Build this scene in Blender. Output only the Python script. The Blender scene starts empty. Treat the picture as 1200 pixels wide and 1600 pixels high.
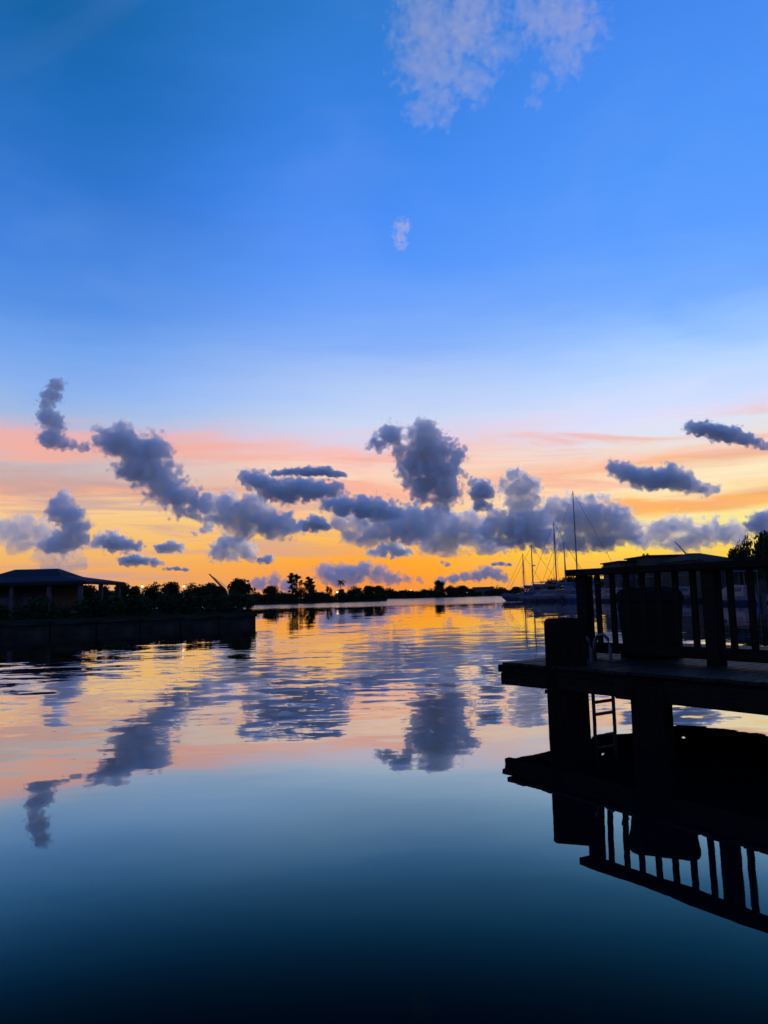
import bpy, bmesh, math, random
from mathutils import Vector, Matrix, noise as mnoise

# ------------------------------------------------------------------ camera
S = bpy.context.scene
C = S.collection
EYE = 1.6                                   # eye height above the water, metres
FOC = 1600 * 26.0 / 36.0                    # focal length in photo pixels
PITCH, ROLL = math.radians(6.4), math.radians(1.5)
cR, sR, cP, sP = math.cos(ROLL), math.sin(ROLL), math.cos(PITCH), math.sin(PITCH)
cam_d = bpy.data.cameras.new('camera')
cam_d.sensor_fit = 'VERTICAL'; cam_d.sensor_height = 36.0; cam_d.lens = 26.0
cam_d.clip_start = 0.05; cam_d.clip_end = 90000.0
cam = bpy.data.objects.new('camera', cam_d); C.objects.link(cam)
UP0 = Vector((0, -sP, cP)); FWD = Vector((0, cP, sP))
RGT = Vector((1, 0, 0)) * cR - UP0 * sR
UPV = Vector((1, 0, 0)) * sR + UP0 * cR
cam.matrix_world = Matrix(((RGT.x, UPV.x, -FWD.x, 0), (RGT.y, UPV.y, -FWD.y, 0), (RGT.z, UPV.z, -FWD.z, EYE), (0, 0, 0, 1)))
S.camera = cam

def view_dir(x, y):
    u = (x - 600) / FOC; v = (800 - y) / FOC
    return RGT * u + UPV * v + FWD
def at_y(x, y, Y):                          # point of the photo at ground depth Y
    d = view_dir(x, y); return Vector((0, 0, EYE)) + d * (Y / d.y)
def at_z(x, y, Z):                          # point of the photo on the level Z
    d = view_dir(x, y); return Vector((0, 0, EYE)) + d * ((Z - EYE) / d.z)

# ------------------------------------------------------------------ exposure and light
S.view_settings.view_transform = 'Standard'
S.view_settings.look = 'None'
S.view_settings.exposure = 0.0
S.view_settings.gamma = 1.0
S.view_settings.use_curve_mapping = False
S.cycles.volume_bounces = 5
S.cycles.max_bounces = 12
S.cycles.glossy_bounces = 4
S.cycles.transparent_max_bounces = 20
S.cycles.use_denoising = True
S.cycles.use_adaptive_sampling = True
S.cycles.adaptive_threshold = 0.03

SUN_EL, SUN_AZ = math.radians(-0.9), math.radians(12)      # just gone below the horizon, ahead to the right
sun_d = bpy.data.lights.new('sun', 'SUN'); sun_d.energy = 1.7; sun_d.angle = math.radians(0.53); sun_d.color = (1.0, 0.78, 0.50)
sun = bpy.data.objects.new('sun', sun_d); C.objects.link(sun)
to_sun = Vector((math.sin(SUN_AZ) * math.cos(SUN_EL), math.cos(SUN_AZ) * math.cos(SUN_EL), math.sin(SUN_EL)))
sun.rotation_euler = to_sun.to_track_quat('Z', 'Y').to_euler()
sun.location = (0, 0, 50)

def lin(r, g, b):
    f = lambda c: (c / 255 / 12.92) if c / 255 <= 0.04045 else ((c / 255 + 0.055) / 1.055) ** 2.4
    return (f(r), f(g), f(b), 1.0)

class NT:                                   # small node-tree writer
    def __init__(s, tree): s.t = tree; s.n = tree.nodes; s.l = tree.links
    def node(s, kind, **kw):
        n = s.n.new(kind)
        for k, v in kw.items(): setattr(n, k, v)
        return n
    def put(s, sock, v):
        if isinstance(v, bpy.types.NodeSocket): s.l.new(v, sock)
        elif v is not None: sock.default_value = v
    def math(s, op, a, b=None, c=None, clamp=False):
        n = s.node('ShaderNodeMath', operation=op, use_clamp=clamp)
        for i, v in enumerate((a, b, c)):
            if v is not None: s.put(n.inputs[i], v)
        return n.outputs[0]
    def vmath(s, op, a, b=None):
        n = s.node('ShaderNodeVectorMath', operation=op)
        s.put(n.inputs[0], a)
        if b is not None: s.put(n.inputs[3] if op == 'SCALE' else n.inputs[1], b)
        return n.outputs['Value'] if op in ('DOT_PRODUCT', 'LENGTH') else n.outputs[0]
    def rng(s, v, a, b, c=0.0, d=1.0, smooth=True):
        n = s.node('ShaderNodeMapRange', interpolation_type='SMOOTHSTEP' if smooth else 'LINEAR')
        s.put(n.inputs[0], v)
        for i, k in enumerate((a, b, c, d)): s.put(n.inputs[i + 1], k)
        return n.outputs[0]
    def xyz(s, x=0.0, y=0.0, z=0.0):
        n = s.node('ShaderNodeCombineXYZ')
        for i, v in enumerate((x, y, z)): s.put(n.inputs[i], v)
        return n.outputs[0]
    def noise(s, vec, scale, detail=3.0, rough=0.5, dist=0.0):
        n = s.node('ShaderNodeTexNoise')
        if vec is not None: s.put(n.inputs['Vector'], vec)
        n.inputs['Scale'].default_value = scale; n.inputs['Detail'].default_value = detail
        n.inputs['Roughness'].default_value = rough; n.inputs['Distortion'].default_value = dist
        return n
    def mix(s, f, a, b, blend='MIX'):
        n = s.node('ShaderNodeMix', data_type='RGBA', blend_type=blend)
        s.put(n.inputs[0], f); s.put(n.inputs[6], a); s.put(n.inputs[7], b)
        return n.outputs[2]
    def ramp(s, fac, stops, interp='LINEAR'):
        n = s.node('ShaderNodeValToRGB'); n.color_ramp.interpolation = interp
        e = n.color_ramp.elements
        while len(e) < len(stops): e.new(0.5)
        for k, (p, col) in enumerate(stops): e[k].position = p; e[k].color = col
        s.put(n.inputs[0], fac)
        return n.outputs[0]

# the dusk sky: yellow and orange afterglow low in the west, pink veils, blue above
world = bpy.data.worlds.new('World'); S.world = world; world.use_nodes = True
W = NT(world.node_tree); W.n.clear()
SKY_TOP = 60.0
SKY_L = [(-1, (222, 150, 112)), (2.0, (238, 170, 98)), (4.2, (244, 190, 114)), (6.3, (247, 204, 140)), (7.3, (250, 204, 150)), (8.0, (240, 172, 136)),
         (8.7, (205, 165, 158)), (9.8, (200, 184, 188)), (10.6, (218, 182, 184)), (11.8, (222, 180, 190)), (12.7, (186, 184, 212)), (13.8, (160, 184, 224)), (15.6, (138, 176, 236)),
         (18.5, (110, 160, 234)), (21, (84, 142, 226)), (24, (66, 130, 222)), (28, (46, 116, 206)), (33, (30, 107, 188)), (39, (12, 96, 164)), (48, (18, 90, 160)), (60, (18, 76, 146))]
SKY_C = [(-1, (236, 140, 72)), (0.7, (248, 150, 62)), (1.8, (255, 160, 46)), (3.4, (255, 175, 56)), (5.2, (254, 194, 96)), (6.6, (254, 204, 134)), (7.6, (252, 206, 154)),
         (8.5, (248, 192, 158)), (9.6, (250, 212, 184)), (10.6, (250, 206, 188)), (11.4, (246, 190, 184)), (12.2, (222, 206, 226)), (13.2, (202, 214, 242)), (14.8, (184, 206, 246)), (17, (162, 192, 248)),
         (19, (134, 176, 248)), (21.5, (108, 162, 250)), (25, (84, 148, 248)), (29, (68, 138, 244)), (34, (58, 130, 228)), (41, (44, 120, 204)), (50, (32, 104, 186)), (60, (22, 84, 160))]
SKY_R = [(-1, (240, 176, 60)), (1.2, (252, 200, 56)), (3.0, (255, 222, 80)), (4.4, (255, 240, 136)), (5.2, (255, 238, 156)), (5.7, (255, 186, 84)), (6.4, (252, 176, 96)),
         (6.9, (254, 224, 164)), (7.6, (254, 232, 192)), (8.4, (254, 222, 180)), (9.0, (248, 184, 142)), (9.7, (250, 202, 180)), (10.4, (236, 222, 214)), (11.4, (222, 226, 238)), (12.4, (222, 224, 250)), (13.6, (208, 220, 252)),
         (15.6, (186, 214, 255)), (18, (154, 196, 255)), (21, (114, 170, 252)), (25, (90, 156, 252)), (30, (78, 148, 248)), (37, (68, 136, 238)), (46, (50, 118, 216)), (60, (26, 90, 172))]
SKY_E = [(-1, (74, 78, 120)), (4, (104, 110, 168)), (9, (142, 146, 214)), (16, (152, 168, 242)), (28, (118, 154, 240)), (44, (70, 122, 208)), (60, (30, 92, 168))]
def stops(tab): return [((e + 1) / (SKY_TOP + 1), lin(*c)) for e, c in tab]
tc = W.node('ShaderNodeTexCoord')
dirv = W.vmath('NORMALIZE', tc.outputs['Generated'])
sep = W.node('ShaderNodeSeparateXYZ'); W.put(sep.inputs[0], dirv)
elev = W.math('MULTIPLY', W.math('ARCSINE', sep.outputs[2]), 180 / math.pi)
azim = W.math('MULTIPLY', W.math('ARCTAN2', sep.outputs[0], sep.outputs[1]), 180 / math.pi)
# thin high veils: the bands are pulled up and down by long streaky noise
vv = W.xyz(W.math('MULTIPLY', azim, 0.045), W.math('MULTIPLY', elev, 0.17), W.math('MULTIPLY', sep.outputs[1], 0.6))
warp = W.noise(vv, 1.0, 4.0, 0.55, 0.6)
vf = W.xyz(W.math('MULTIPLY', azim, 0.10), W.math('MULTIPLY', elev, 0.9), W.math('MULTIPLY', sep.outputs[1], 0.6))
fine = W.noise(vf, 1.0, 5.0, 0.6, 0.8)
sh = W.math('ADD', W.math('MULTIPLY', W.math('SUBTRACT', warp.outputs[0], 0.5), 4.4), W.math('MULTIPLY', W.math('SUBTRACT', fine.outputs[0], 0.5), 1.5))
sh = W.math('MULTIPLY', sh, W.rng(elev, 1.5, 8.0, 0.25, 1.0))
e2 = W.math('ADD', elev, sh)
fac = W.math('DIVIDE', W.math('ADD', e2, 1.0), SKY_TOP + 1, clamp=True)
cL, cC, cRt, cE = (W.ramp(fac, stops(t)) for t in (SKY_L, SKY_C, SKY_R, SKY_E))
aw = W.math('ADD', azim, W.math('MULTIPLY', W.math('SUBTRACT', warp.outputs[0], 0.5), 14.0))
col = W.mix(W.rng(aw, -24, -1), cL, cC)
col = W.mix(W.rng(aw, -1, 23), col, cRt)
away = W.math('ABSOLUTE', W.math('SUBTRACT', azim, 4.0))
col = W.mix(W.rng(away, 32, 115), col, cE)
st = W.noise(W.xyz(W.math('MULTIPLY', azim, 0.055), W.math('ADD', W.math('MULTIPLY', elev, 0.62), W.math('MULTIPLY', azim, 0.02)), W.math('MULTIPLY', sep.outputs[1], 0.7)), 1.0, 5.0, 0.6, 0.5).outputs[0]
st2 = W.noise(W.xyz(W.math('MULTIPLY', azim, 0.07), W.math('ADD', W.math('MULTIPLY', elev, 0.8), 7.0), W.math('MULTIPLY', sep.outputs[1], 0.7)), 1.0, 5.0, 0.6, 0.5).outputs[0]
band = W.math('MULTIPLY', W.rng(elev, 4.5, 7.5), W.rng(elev, 11.0, 13.5, 1.0, 0.0))
west = W.rng(away, 45, 100, 1.0, 0.0)
col = W.mix(W.math('MULTIPLY', W.math('MULTIPLY', W.rng(st, 0.48, 0.66), band), W.math('MULTIPLY', west, 0.75)), col, lin(247, 172, 150))      # salmon streaks of high cirrus
low = W.math('MULTIPLY', W.rng(elev, 0.0, 2.0, 0.7, 1.0), W.rng(elev, 8.5, 11.5, 1.0, 0.0))
low = W.math('MULTIPLY', low, W.rng(azim, -16, 2, 0.75, 0.22))
col = W.mix(W.math('MULTIPLY', W.math('MULTIPLY', W.rng(st2, 0.46, 0.66), low), west), col, lin(196, 158, 160))                                  # mauve haze sheets, more to the south
veil = W.noise(W.xyz(W.math('MULTIPLY', azim, 0.035), W.math('MULTIPLY', elev, 0.06), W.math('MULTIPLY', sep.outputs[1], 0.8)), 1.0, 4.0, 0.55, 0.9).outputs[0]
col = W.mix(W.math('MULTIPLY', W.rng(veil, 0.50, 0.72), W.rng(elev, 10.0, 20.0, 0.0, 0.08)), col, lin(150, 178, 226))
nish = W.node('ShaderNodeTexSky'); nish.sky_type = 'NISHITA'; nish.sun_disc = False
nish.sun_elevation = SUN_EL; nish.sun_rotation = SUN_AZ; nish.air_density = 1.4; nish.dust_density = 2.0; nish.ozone_density = 3.0
col = W.mix(1.0, col, W.vmath('SCALE', nish.outputs[0], 0.06), 'ADD')
bg = W.node('ShaderNodeBackground'); W.put(bg.inputs[0], col); bg.inputs[1].default_value = 1.0
wo = W.node('ShaderNodeOutputWorld'); W.l.new(bg.outputs[0], wo.inputs[0])

# ------------------------------------------------------------------ materials
def new_mat(name):
    m = bpy.data.materials.new(name); m.use_nodes = True
    T = NT(m.node_tree); T.n.clear()
    return m, T, T.node('ShaderNodeOutputMaterial')
MATS = {}
def surf(name, c1, c2=None, scale=6.0, rough=0.75, bump=0.0, metal=0.0, stretch=(1, 1, 1), spec=0.3):
    m, T, out = new_mat(name)
    p = T.node('ShaderNodeBsdfPrincipled')
    tcn = T.node('ShaderNodeTexCoord'); mp = T.node('ShaderNodeMapping'); T.put(mp.inputs[0], tcn.outputs['Object']); mp.inputs['Scale'].default_value = stretch
    n = T.noise(mp.outputs[0], scale, 5.0, 0.6, 0.3)
    c2 = c2 or tuple(v * 0.6 for v in c1)
    T.put(p.inputs['Base Color'], T.ramp(n.outputs[0], [(0.3, (*c2, 1)), (0.7, (*c1, 1))]))
    T.put(p.inputs['Roughness'], T.rng(n.outputs[0], 0.2, 0.8, max(rough - 0.12, 0.02), min(rough + 0.12, 1.0)))
    p.inputs['Metallic'].default_value = metal
    p.inputs['Specular IOR Level'].default_value = spec
    if bump:
        b = T.node('ShaderNodeBump'); b.inputs['Strength'].default_value = 0.6; b.inputs['Distance'].default_value = bump
        T.put(b.inputs['Height'], n.outputs[0]); T.put(p.inputs['Normal'], b.outputs[0])
    T.l.new(p.outputs[0], out.inputs[0]); MATS[name] = m
    return m
def lamp_mat(name, col, power):
    m, T, out = new_mat(name)
    e = T.node('ShaderNodeEmission'); e.inputs[0].default_value = (*col, 1); e.inputs[1].default_value = power
    T.l.new(e.outputs[0], out.inputs[0]); MATS[name] = m
    return m

def tag(o, label=None, cat=None, group=None, kind=None):
    if label: o['label'] = label
    if cat: o['category'] = cat
    if group: o['group'] = group
    if kind: o['kind'] = kind
    return o

# ------------------------------------------------------------------ water
def water_material():
    m, T, out = new_mat('lagoon_water')
    g = T.node('ShaderNodeNewGeometry'); pos = g.outputs['Position']
    sp = T.node('ShaderNodeSeparateXYZ'); T.put(sp.inputs[0], pos)
    dist = T.vmath('LENGTH', pos)
    def slope(scale, detail, off, lie=(1.0, 1.0, 1.0)):
        n = T.noise(T.vmath('ADD', T.vmath('MULTIPLY', pos, lie), off), scale, detail, 0.5, 0.2)
        return T.vmath('SUBTRACT', n.outputs['Color'], (0.5, 0.5, 0.5))
    big = slope(0.7, 1.0, (3.1, 7.7, 0.0)); mid = slope(2.6, 3.0, (11.3, 2.2, 5.0), (0.35, 1.0, 1.0)); long = slope(1.1, 2.0, (5.5, 1.2, 8.0), (0.22, 1.0, 1.0)); small = slope(7.0, 2.0, (1.7, 9.2, 3.0), (0.4, 1.0, 1.0))
    patch = T.noise(T.vmath('MULTIPLY', pos, (0.03, 0.09, 0.0)), 1.0, 3.0, 0.5, 0.3).outputs[0]
    calm = T.rng(dist, 5.5, 12.0, 0.15, 1.0)                                  # the sheltered water by the dock lies stiller
    amp = T.math('MULTIPLY', calm, T.rng(patch, 0.30, 0.62, 0.45, 1.25))
    amp = T.math('MULTIPLY', amp, T.rng(dist, 18, 48, 1.0, 0.24))
    edge = T.math('ADD', sp.outputs[1], T.math('MULTIPLY', T.math('SUBTRACT', patch, 0.5), 30.0))
    breeze = T.rng(edge, 104.0, 118.0)                                        # a breeze ruffles the open lagoon
    swell = slope(0.33, 1.0, (21.0, 4.4, 2.0))                                # slow wobble left by passing boats
    v = T.vmath('SCALE', big, T.math('MULTIPLY', amp, 0.022))
    v = T.vmath('ADD', v, T.vmath('SCALE', mid, T.math('MULTIPLY', amp, 0.060)))
    v = T.vmath('ADD', v, T.vmath('SCALE', long, T.math('MULTIPLY', amp, 0.030)))
    v = T.vmath('ADD', v, T.vmath('SCALE', small, T.math('ADD', T.math('MULTIPLY', amp, 0.022), T.math('MULTIPLY', breeze, 0.75))))
    v = T.vmath('ADD', v, T.vmath('SCALE', swell, T.rng(dist, 4, 25, 0.042, 0.012)))
    v = T.vmath('MULTIPLY', v, (1.0, 1.0, 0.0))
    nrm = T.vmath('NORMALIZE', T.vmath('ADD', v, (0.0, 0.0, 1.0)))
    gl = T.node('ShaderNodeBsdfGlossy'); pass
    T.put(gl.inputs['Roughness'], T.math('MULTIPLY', breeze, 0.10)); T.put(gl.inputs['Normal'], nrm)
    df = T.node('ShaderNodeBsdfDiffuse'); df.inputs['Color'].default_value = (0.0004, 0.003, 0.005, 1)
    lw = T.node('ShaderNodeLayerWeight'); T.put(lw.inputs['Normal'], nrm)
    cur = T.node('ShaderNodeFloatCurve'); cv = cur.mapping.curves[0]
    pts = [(0.0, 0.006), (0.45, 0.003), (0.50, 0.005), (0.557, 0.017), (0.622, 0.085), (0.693, 0.28), (0.772, 0.58), (0.852, 0.78), (0.93, 0.90), (1.0, 0.97)]
    cv.points[0].location = pts[0]; cv.points[1].location = pts[-1]
    for p in pts[1:-1]: cv.points.new(*p)
    cur.mapping.update()
    T.put(cur.inputs['Value'], lw.outputs['Facing'])
    # seen steeply the water gives back less red: it is teal
    T.put(gl.inputs['Color'], T.ramp(lw.outputs['Facing'], [(0.50, (0.20, 0.90, 0.68, 1)), (0.61, (0.24, 0.90, 0.82, 1)), (0.70, (0.60, 0.91, 0.92, 1)), (0.78, (0.88, 0.97, 0.95, 1)), (0.9, (0.97, 0.97, 0.96, 1))]))
    mx = T.node('ShaderNodeMixShader'); T.put(mx.inputs[0], cur.outputs[0]); T.l.new(df.outputs[0], mx.inputs[1]); T.l.new(gl.outputs[0], mx.inputs[2])
    T.l.new(mx.outputs[0], out.inputs[0])
    return m
wm = bpy.data.meshes.new('water')
RW = 40000.0
wm.from_pydata([(-RW, -400, 0), (RW, -400, 0), (RW, RW, 0), (-RW, RW, 0)], [], [(0, 1, 2, 3)])
wm.materials.append(water_material())
water = bpy.data.objects.new('water', wm); C.objects.link(water); tag(water, 'still lagoon water mirroring the dusk sky', None, None, 'structure')
# ------------------------------------------------------------------ mesh helpers
class MB:                                   # collects shapes, builds one mesh object
    def __init__(s): s.v = []; s.f = []
    def add(s, vs, fs):
        o = len(s.v); s.v.extend([tuple(v) for v in vs]); s.f.extend([[i + o for i in f] for f in fs]); return s
    def box(s, lo, hi, M=None):
        (a, b, c), (d, e, f) = lo, hi
        vs = [Vector(p) for p in ((a,b,c),(d,b,c),(d,e,c),(a,e,c),(a,b,f),(d,b,f),(d,e,f),(a,e,f))]
        if M is not None: vs = [M @ v for v in vs]
        return s.add(vs, [(0,3,2,1),(4,5,6,7),(0,1,5,4),(1,2,6,5),(2,3,7,6),(3,0,4,7)])
    def tube(s, pts, rad, n=8, caps=True):
        pts = [Vector(p) for p in pts]; rad = rad if isinstance(rad, (list, tuple)) else [rad] * len(pts)
        rings = []
        for k, p in enumerate(pts):
            t = (pts[min(k + 1, len(pts) - 1)] - pts[max(k - 1, 0)]).normalized()
            a = t.cross(Vector((0, 0, 1)) if abs(t.z) < 0.95 else Vector((0, 1, 0))).normalized(); b = t.cross(a)
            rings.append([p + (a * math.cos(2 * math.pi * i / n) + b * math.sin(2 * math.pi * i / n)) * rad[k] for i in range(n)])
        vs = [v for r in rings for v in r]; fs = []
        for k in range(len(pts) - 1):
            for i in range(n):
                j = (i + 1) % n; fs.append((k*n+i, k*n+j, (k+1)*n+j, (k+1)*n+i))
        if caps: fs += [tuple(range(n))[::-1], tuple((len(pts)-1)*n + i for i in range(n))]
        return s.add(vs, fs)
    def prism(s, poly, z0, z1):
        n = len(poly); vs = [(x, y, z0) for x, y in poly] + [(x, y, z1) for x, y in poly]
        return s.add(vs, [tuple(range(n))[::-1], tuple(range(n, 2 * n))] + [(i, (i+1) % n, n + (i+1) % n, n + i) for i in range(n)])
    def loft(s, rings, caps=True):
        n = len(rings[0]); vs = [v for r in rings for v in r]
        fs = [(k*n+i, k*n+(i+1) % n, (k+1)*n+(i+1) % n, (k+1)*n+i) for k in range(len(rings)-1) for i in range(n)]
        if caps: fs += [tuple(range(n))[::-1], tuple((len(rings)-1)*n + i for i in range(n))]
        return s.add(vs, fs)
    def mesh(s, name, mat, bevel=0.0, smooth=False):
        me = bpy.data.meshes.new(name); me.from_pydata(s.v, [], s.f)
        bm = bmesh.new(); bm.from_mesh(me); bmesh.ops.recalc_face_normals(bm, faces=bm.faces)
        if bevel: bmesh.ops.bevel(bm, geom=[e for e in bm.edges if len(e.link_faces) == 2 and e.calc_face_angle(0) > 0.5], offset=bevel, segments=1, affect='EDGES', clamp_overlap=True)
        bm.to_mesh(me); bm.free()
        if smooth: me.polygons.foreach_set('use_smooth', [True] * len(me.polygons))
        me.materials.append(MATS[mat] if isinstance(mat, str) else mat)
        return me
    def build(s, name, mat, parent=None, bevel=0.0, smooth=False, loc=None):
        return put(name, s.mesh(name, mat, bevel, smooth), parent, loc)
def put(name, me, parent=None, loc=None, rz=None):
    o = bpy.data.objects.new(name, me); C.objects.link(o)
    if parent: o.parent = parent
    if loc is not None: o.location = loc
    if rz is not None: o.rotation_euler.z = rz
    return o
def empty(name, loc, rz=0.0):
    o = bpy.data.objects.new(name, None); C.objects.link(o); o.location = loc; o.rotation_euler.z = rz; o.empty_display_size = 0.2
    return o

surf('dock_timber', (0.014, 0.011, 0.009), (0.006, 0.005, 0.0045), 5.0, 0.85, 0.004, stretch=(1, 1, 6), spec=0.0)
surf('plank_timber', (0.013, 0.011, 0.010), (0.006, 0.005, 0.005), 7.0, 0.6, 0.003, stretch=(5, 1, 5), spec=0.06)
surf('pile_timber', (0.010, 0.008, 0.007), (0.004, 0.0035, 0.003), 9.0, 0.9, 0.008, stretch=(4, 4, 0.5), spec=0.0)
surf('galvanised', (0.09, 0.09, 0.10), (0.04, 0.04, 0.045), 14.0, 0.5, metal=0.5)
surf('black_rubber', (0.02, 0.02, 0.02), (0.012, 0.012, 0.012), 8.0, 0.7)
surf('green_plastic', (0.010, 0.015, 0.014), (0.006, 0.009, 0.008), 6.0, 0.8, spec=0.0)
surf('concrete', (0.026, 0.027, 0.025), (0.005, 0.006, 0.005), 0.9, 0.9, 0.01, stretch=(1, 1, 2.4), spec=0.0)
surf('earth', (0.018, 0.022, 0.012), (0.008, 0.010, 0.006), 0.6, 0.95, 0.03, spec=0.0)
surf('leaf_dark', (0.022, 0.034, 0.014), (0.010, 0.018, 0.007), 1.2, 0.85, spec=0.08)
surf('leaf_olive', (0.026, 0.034, 0.016), (0.012, 0.018, 0.008), 1.2, 0.85, spec=0.08)
surf('bark', (0.030, 0.024, 0.018), (0.014, 0.011, 0.009), 4.0, 0.9, 0.02, stretch=(3, 3, 0.6))
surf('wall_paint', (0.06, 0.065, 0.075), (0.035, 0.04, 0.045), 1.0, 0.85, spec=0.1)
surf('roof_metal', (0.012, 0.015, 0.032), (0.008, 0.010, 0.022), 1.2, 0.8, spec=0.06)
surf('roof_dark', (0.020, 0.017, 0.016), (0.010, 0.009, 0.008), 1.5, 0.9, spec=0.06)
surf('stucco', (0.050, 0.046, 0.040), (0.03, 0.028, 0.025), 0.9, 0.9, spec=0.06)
surf('dark_glass', (0.05, 0.07, 0.10), (0.03, 0.045, 0.07), 2.0, 0.3, spec=0.15)
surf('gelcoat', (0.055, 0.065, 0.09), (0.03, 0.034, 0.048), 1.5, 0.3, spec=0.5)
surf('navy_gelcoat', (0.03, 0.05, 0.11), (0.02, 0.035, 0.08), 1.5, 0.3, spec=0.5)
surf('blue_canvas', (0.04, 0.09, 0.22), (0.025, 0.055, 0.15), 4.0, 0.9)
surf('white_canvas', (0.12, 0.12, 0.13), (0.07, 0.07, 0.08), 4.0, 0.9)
surf('mast_alloy', (0.16, 0.16, 0.17), (0.10, 0.10, 0.11), 3.0, 0.6, metal=0.3)
surf('rigging', (0.10, 0.10, 0.10), (0.07, 0.07, 0.07), 3.0, 0.6, metal=0.4)
surf('bird_feather', (0.035, 0.032, 0.03), (0.02, 0.02, 0.02), 6.0, 0.8)
lamp_mat('lamp_warm', (1.0, 0.60, 0.25), 3.5)
lamp_mat('lamp_white', (1.0, 0.86, 0.62), 5.0)

# ------------------------------------------------------------------ land
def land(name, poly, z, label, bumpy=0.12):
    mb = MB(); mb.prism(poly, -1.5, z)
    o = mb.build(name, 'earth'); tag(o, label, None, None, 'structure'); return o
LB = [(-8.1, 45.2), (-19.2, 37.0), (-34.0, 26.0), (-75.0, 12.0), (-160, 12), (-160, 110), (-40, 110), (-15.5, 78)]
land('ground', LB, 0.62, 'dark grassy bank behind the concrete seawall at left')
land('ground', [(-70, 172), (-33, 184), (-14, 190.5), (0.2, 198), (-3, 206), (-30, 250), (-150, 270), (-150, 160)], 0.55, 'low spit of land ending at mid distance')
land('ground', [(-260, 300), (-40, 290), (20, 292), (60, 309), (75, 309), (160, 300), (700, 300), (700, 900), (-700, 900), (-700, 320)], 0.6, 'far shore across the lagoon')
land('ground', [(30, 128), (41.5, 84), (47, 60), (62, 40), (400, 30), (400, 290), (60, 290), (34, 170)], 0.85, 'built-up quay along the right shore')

# concrete seawall of the left bank, panel by panel
seawall = tag(empty('seawall', (-19.2, 37.0, 0)), 'low concrete seawall edging the dark left bank', 'seawall')
pm, cm = {}, {}
def wall_run(a, b, step):
    a, b = Vector((*a, 0)), Vector((*b, 0)); L = (b - a).length; n = max(1, round(L / step)); w = L / n
    ang = math.atan2(b.y - a.y, b.x - a.x); k = round(w, 2)
    if k not in pm:
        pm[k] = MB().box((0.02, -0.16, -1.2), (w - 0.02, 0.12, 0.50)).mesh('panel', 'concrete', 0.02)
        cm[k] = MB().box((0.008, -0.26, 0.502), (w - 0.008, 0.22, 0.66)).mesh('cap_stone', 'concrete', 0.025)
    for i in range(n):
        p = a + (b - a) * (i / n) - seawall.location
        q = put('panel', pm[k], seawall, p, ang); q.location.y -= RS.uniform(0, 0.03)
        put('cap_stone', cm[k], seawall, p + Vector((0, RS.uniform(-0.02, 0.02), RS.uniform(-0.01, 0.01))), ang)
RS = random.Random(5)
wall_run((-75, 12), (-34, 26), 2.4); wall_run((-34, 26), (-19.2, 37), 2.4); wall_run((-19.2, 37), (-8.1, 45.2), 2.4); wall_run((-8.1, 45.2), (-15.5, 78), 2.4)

# ------------------------------------------------------------------ trees
def leaf_cloud(clumps, leaf, n, rnd, thin=1.0, droop=0.0):
    mb = MB(); vs, fs = mb.v, mb.f
    tot = sum(c[1] ** 2 for c in clumps)
    for (c, r) in clumps:
        for k in range(max(6, int(n * r * r / tot))):
            u = Vector((rnd.gauss(0, 1), rnd.gauss(0, 1), rnd.gauss(0, 1))).normalized() * (rnd.random() ** 0.45)
            p = Vector(c) + Vector((u.x, u.y, u.z * 0.85)) * r * rnd.uniform(0.85, 1.12)
            a = Vector((rnd.gauss(0, 1), rnd.gauss(0, 1), rnd.gauss(-droop, 0.8))).normalized()
            b = a.cross(Vector((rnd.gauss(0, 1), rnd.gauss(0, 1), rnd.gauss(0, 1)))).normalized()
            s = leaf * rnd.uniform(0.6, 1.3); o = len(vs)
            vs.extend([tuple(p - b * s * 0.45 * thin), tuple(p + a * s), tuple(p + b * s * 0.45 * thin), tuple(p - a * s)]); fs.append([o, o + 1, o + 2, o + 3])
    return mb
def round_tree_mesh(h, w, seed, leaf=0.3, n=1500):
    rnd = random.Random(seed); t = MB(); cl = []
    base = h * 0.12
    t.tube([(0, 0, -0.3), (0.03 * w, 0, base), (-0.02 * w, 0.02 * w, h * 0.62)], [0.045 * h, 0.035 * h, 0.012 * h], 7)
    for k in range(15):
        a = rnd.uniform(0, 6.28); rr = rnd.uniform(0.1, 0.36) * w; z = rnd.uniform(0.24, 0.80) * h
        rr *= 1.0 - 0.55 * max(0, (z / h - 0.5) / 0.5)
        c = (math.cos(a) * rr, math.sin(a) * rr, z); cl.append((c, rnd.uniform(0.15, 0.24) * w))
        t.tube([(0, 0, base * rnd.uniform(0.8, 1.6)), (c[0] * 0.5, c[1] * 0.5, z * 0.72), c], [0.018 * h, 0.012 * h, 0.004 * h], 5)
    cl.append(((0, 0, h * 0.80), w * 0.2)); cl.append(((0, 0, h * 0.52), w * 0.26))
    return t.mesh('trunk', 'bark'), leaf_cloud(cl, leaf, n, rnd).mesh('crown', 'leaf_dark')
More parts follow.
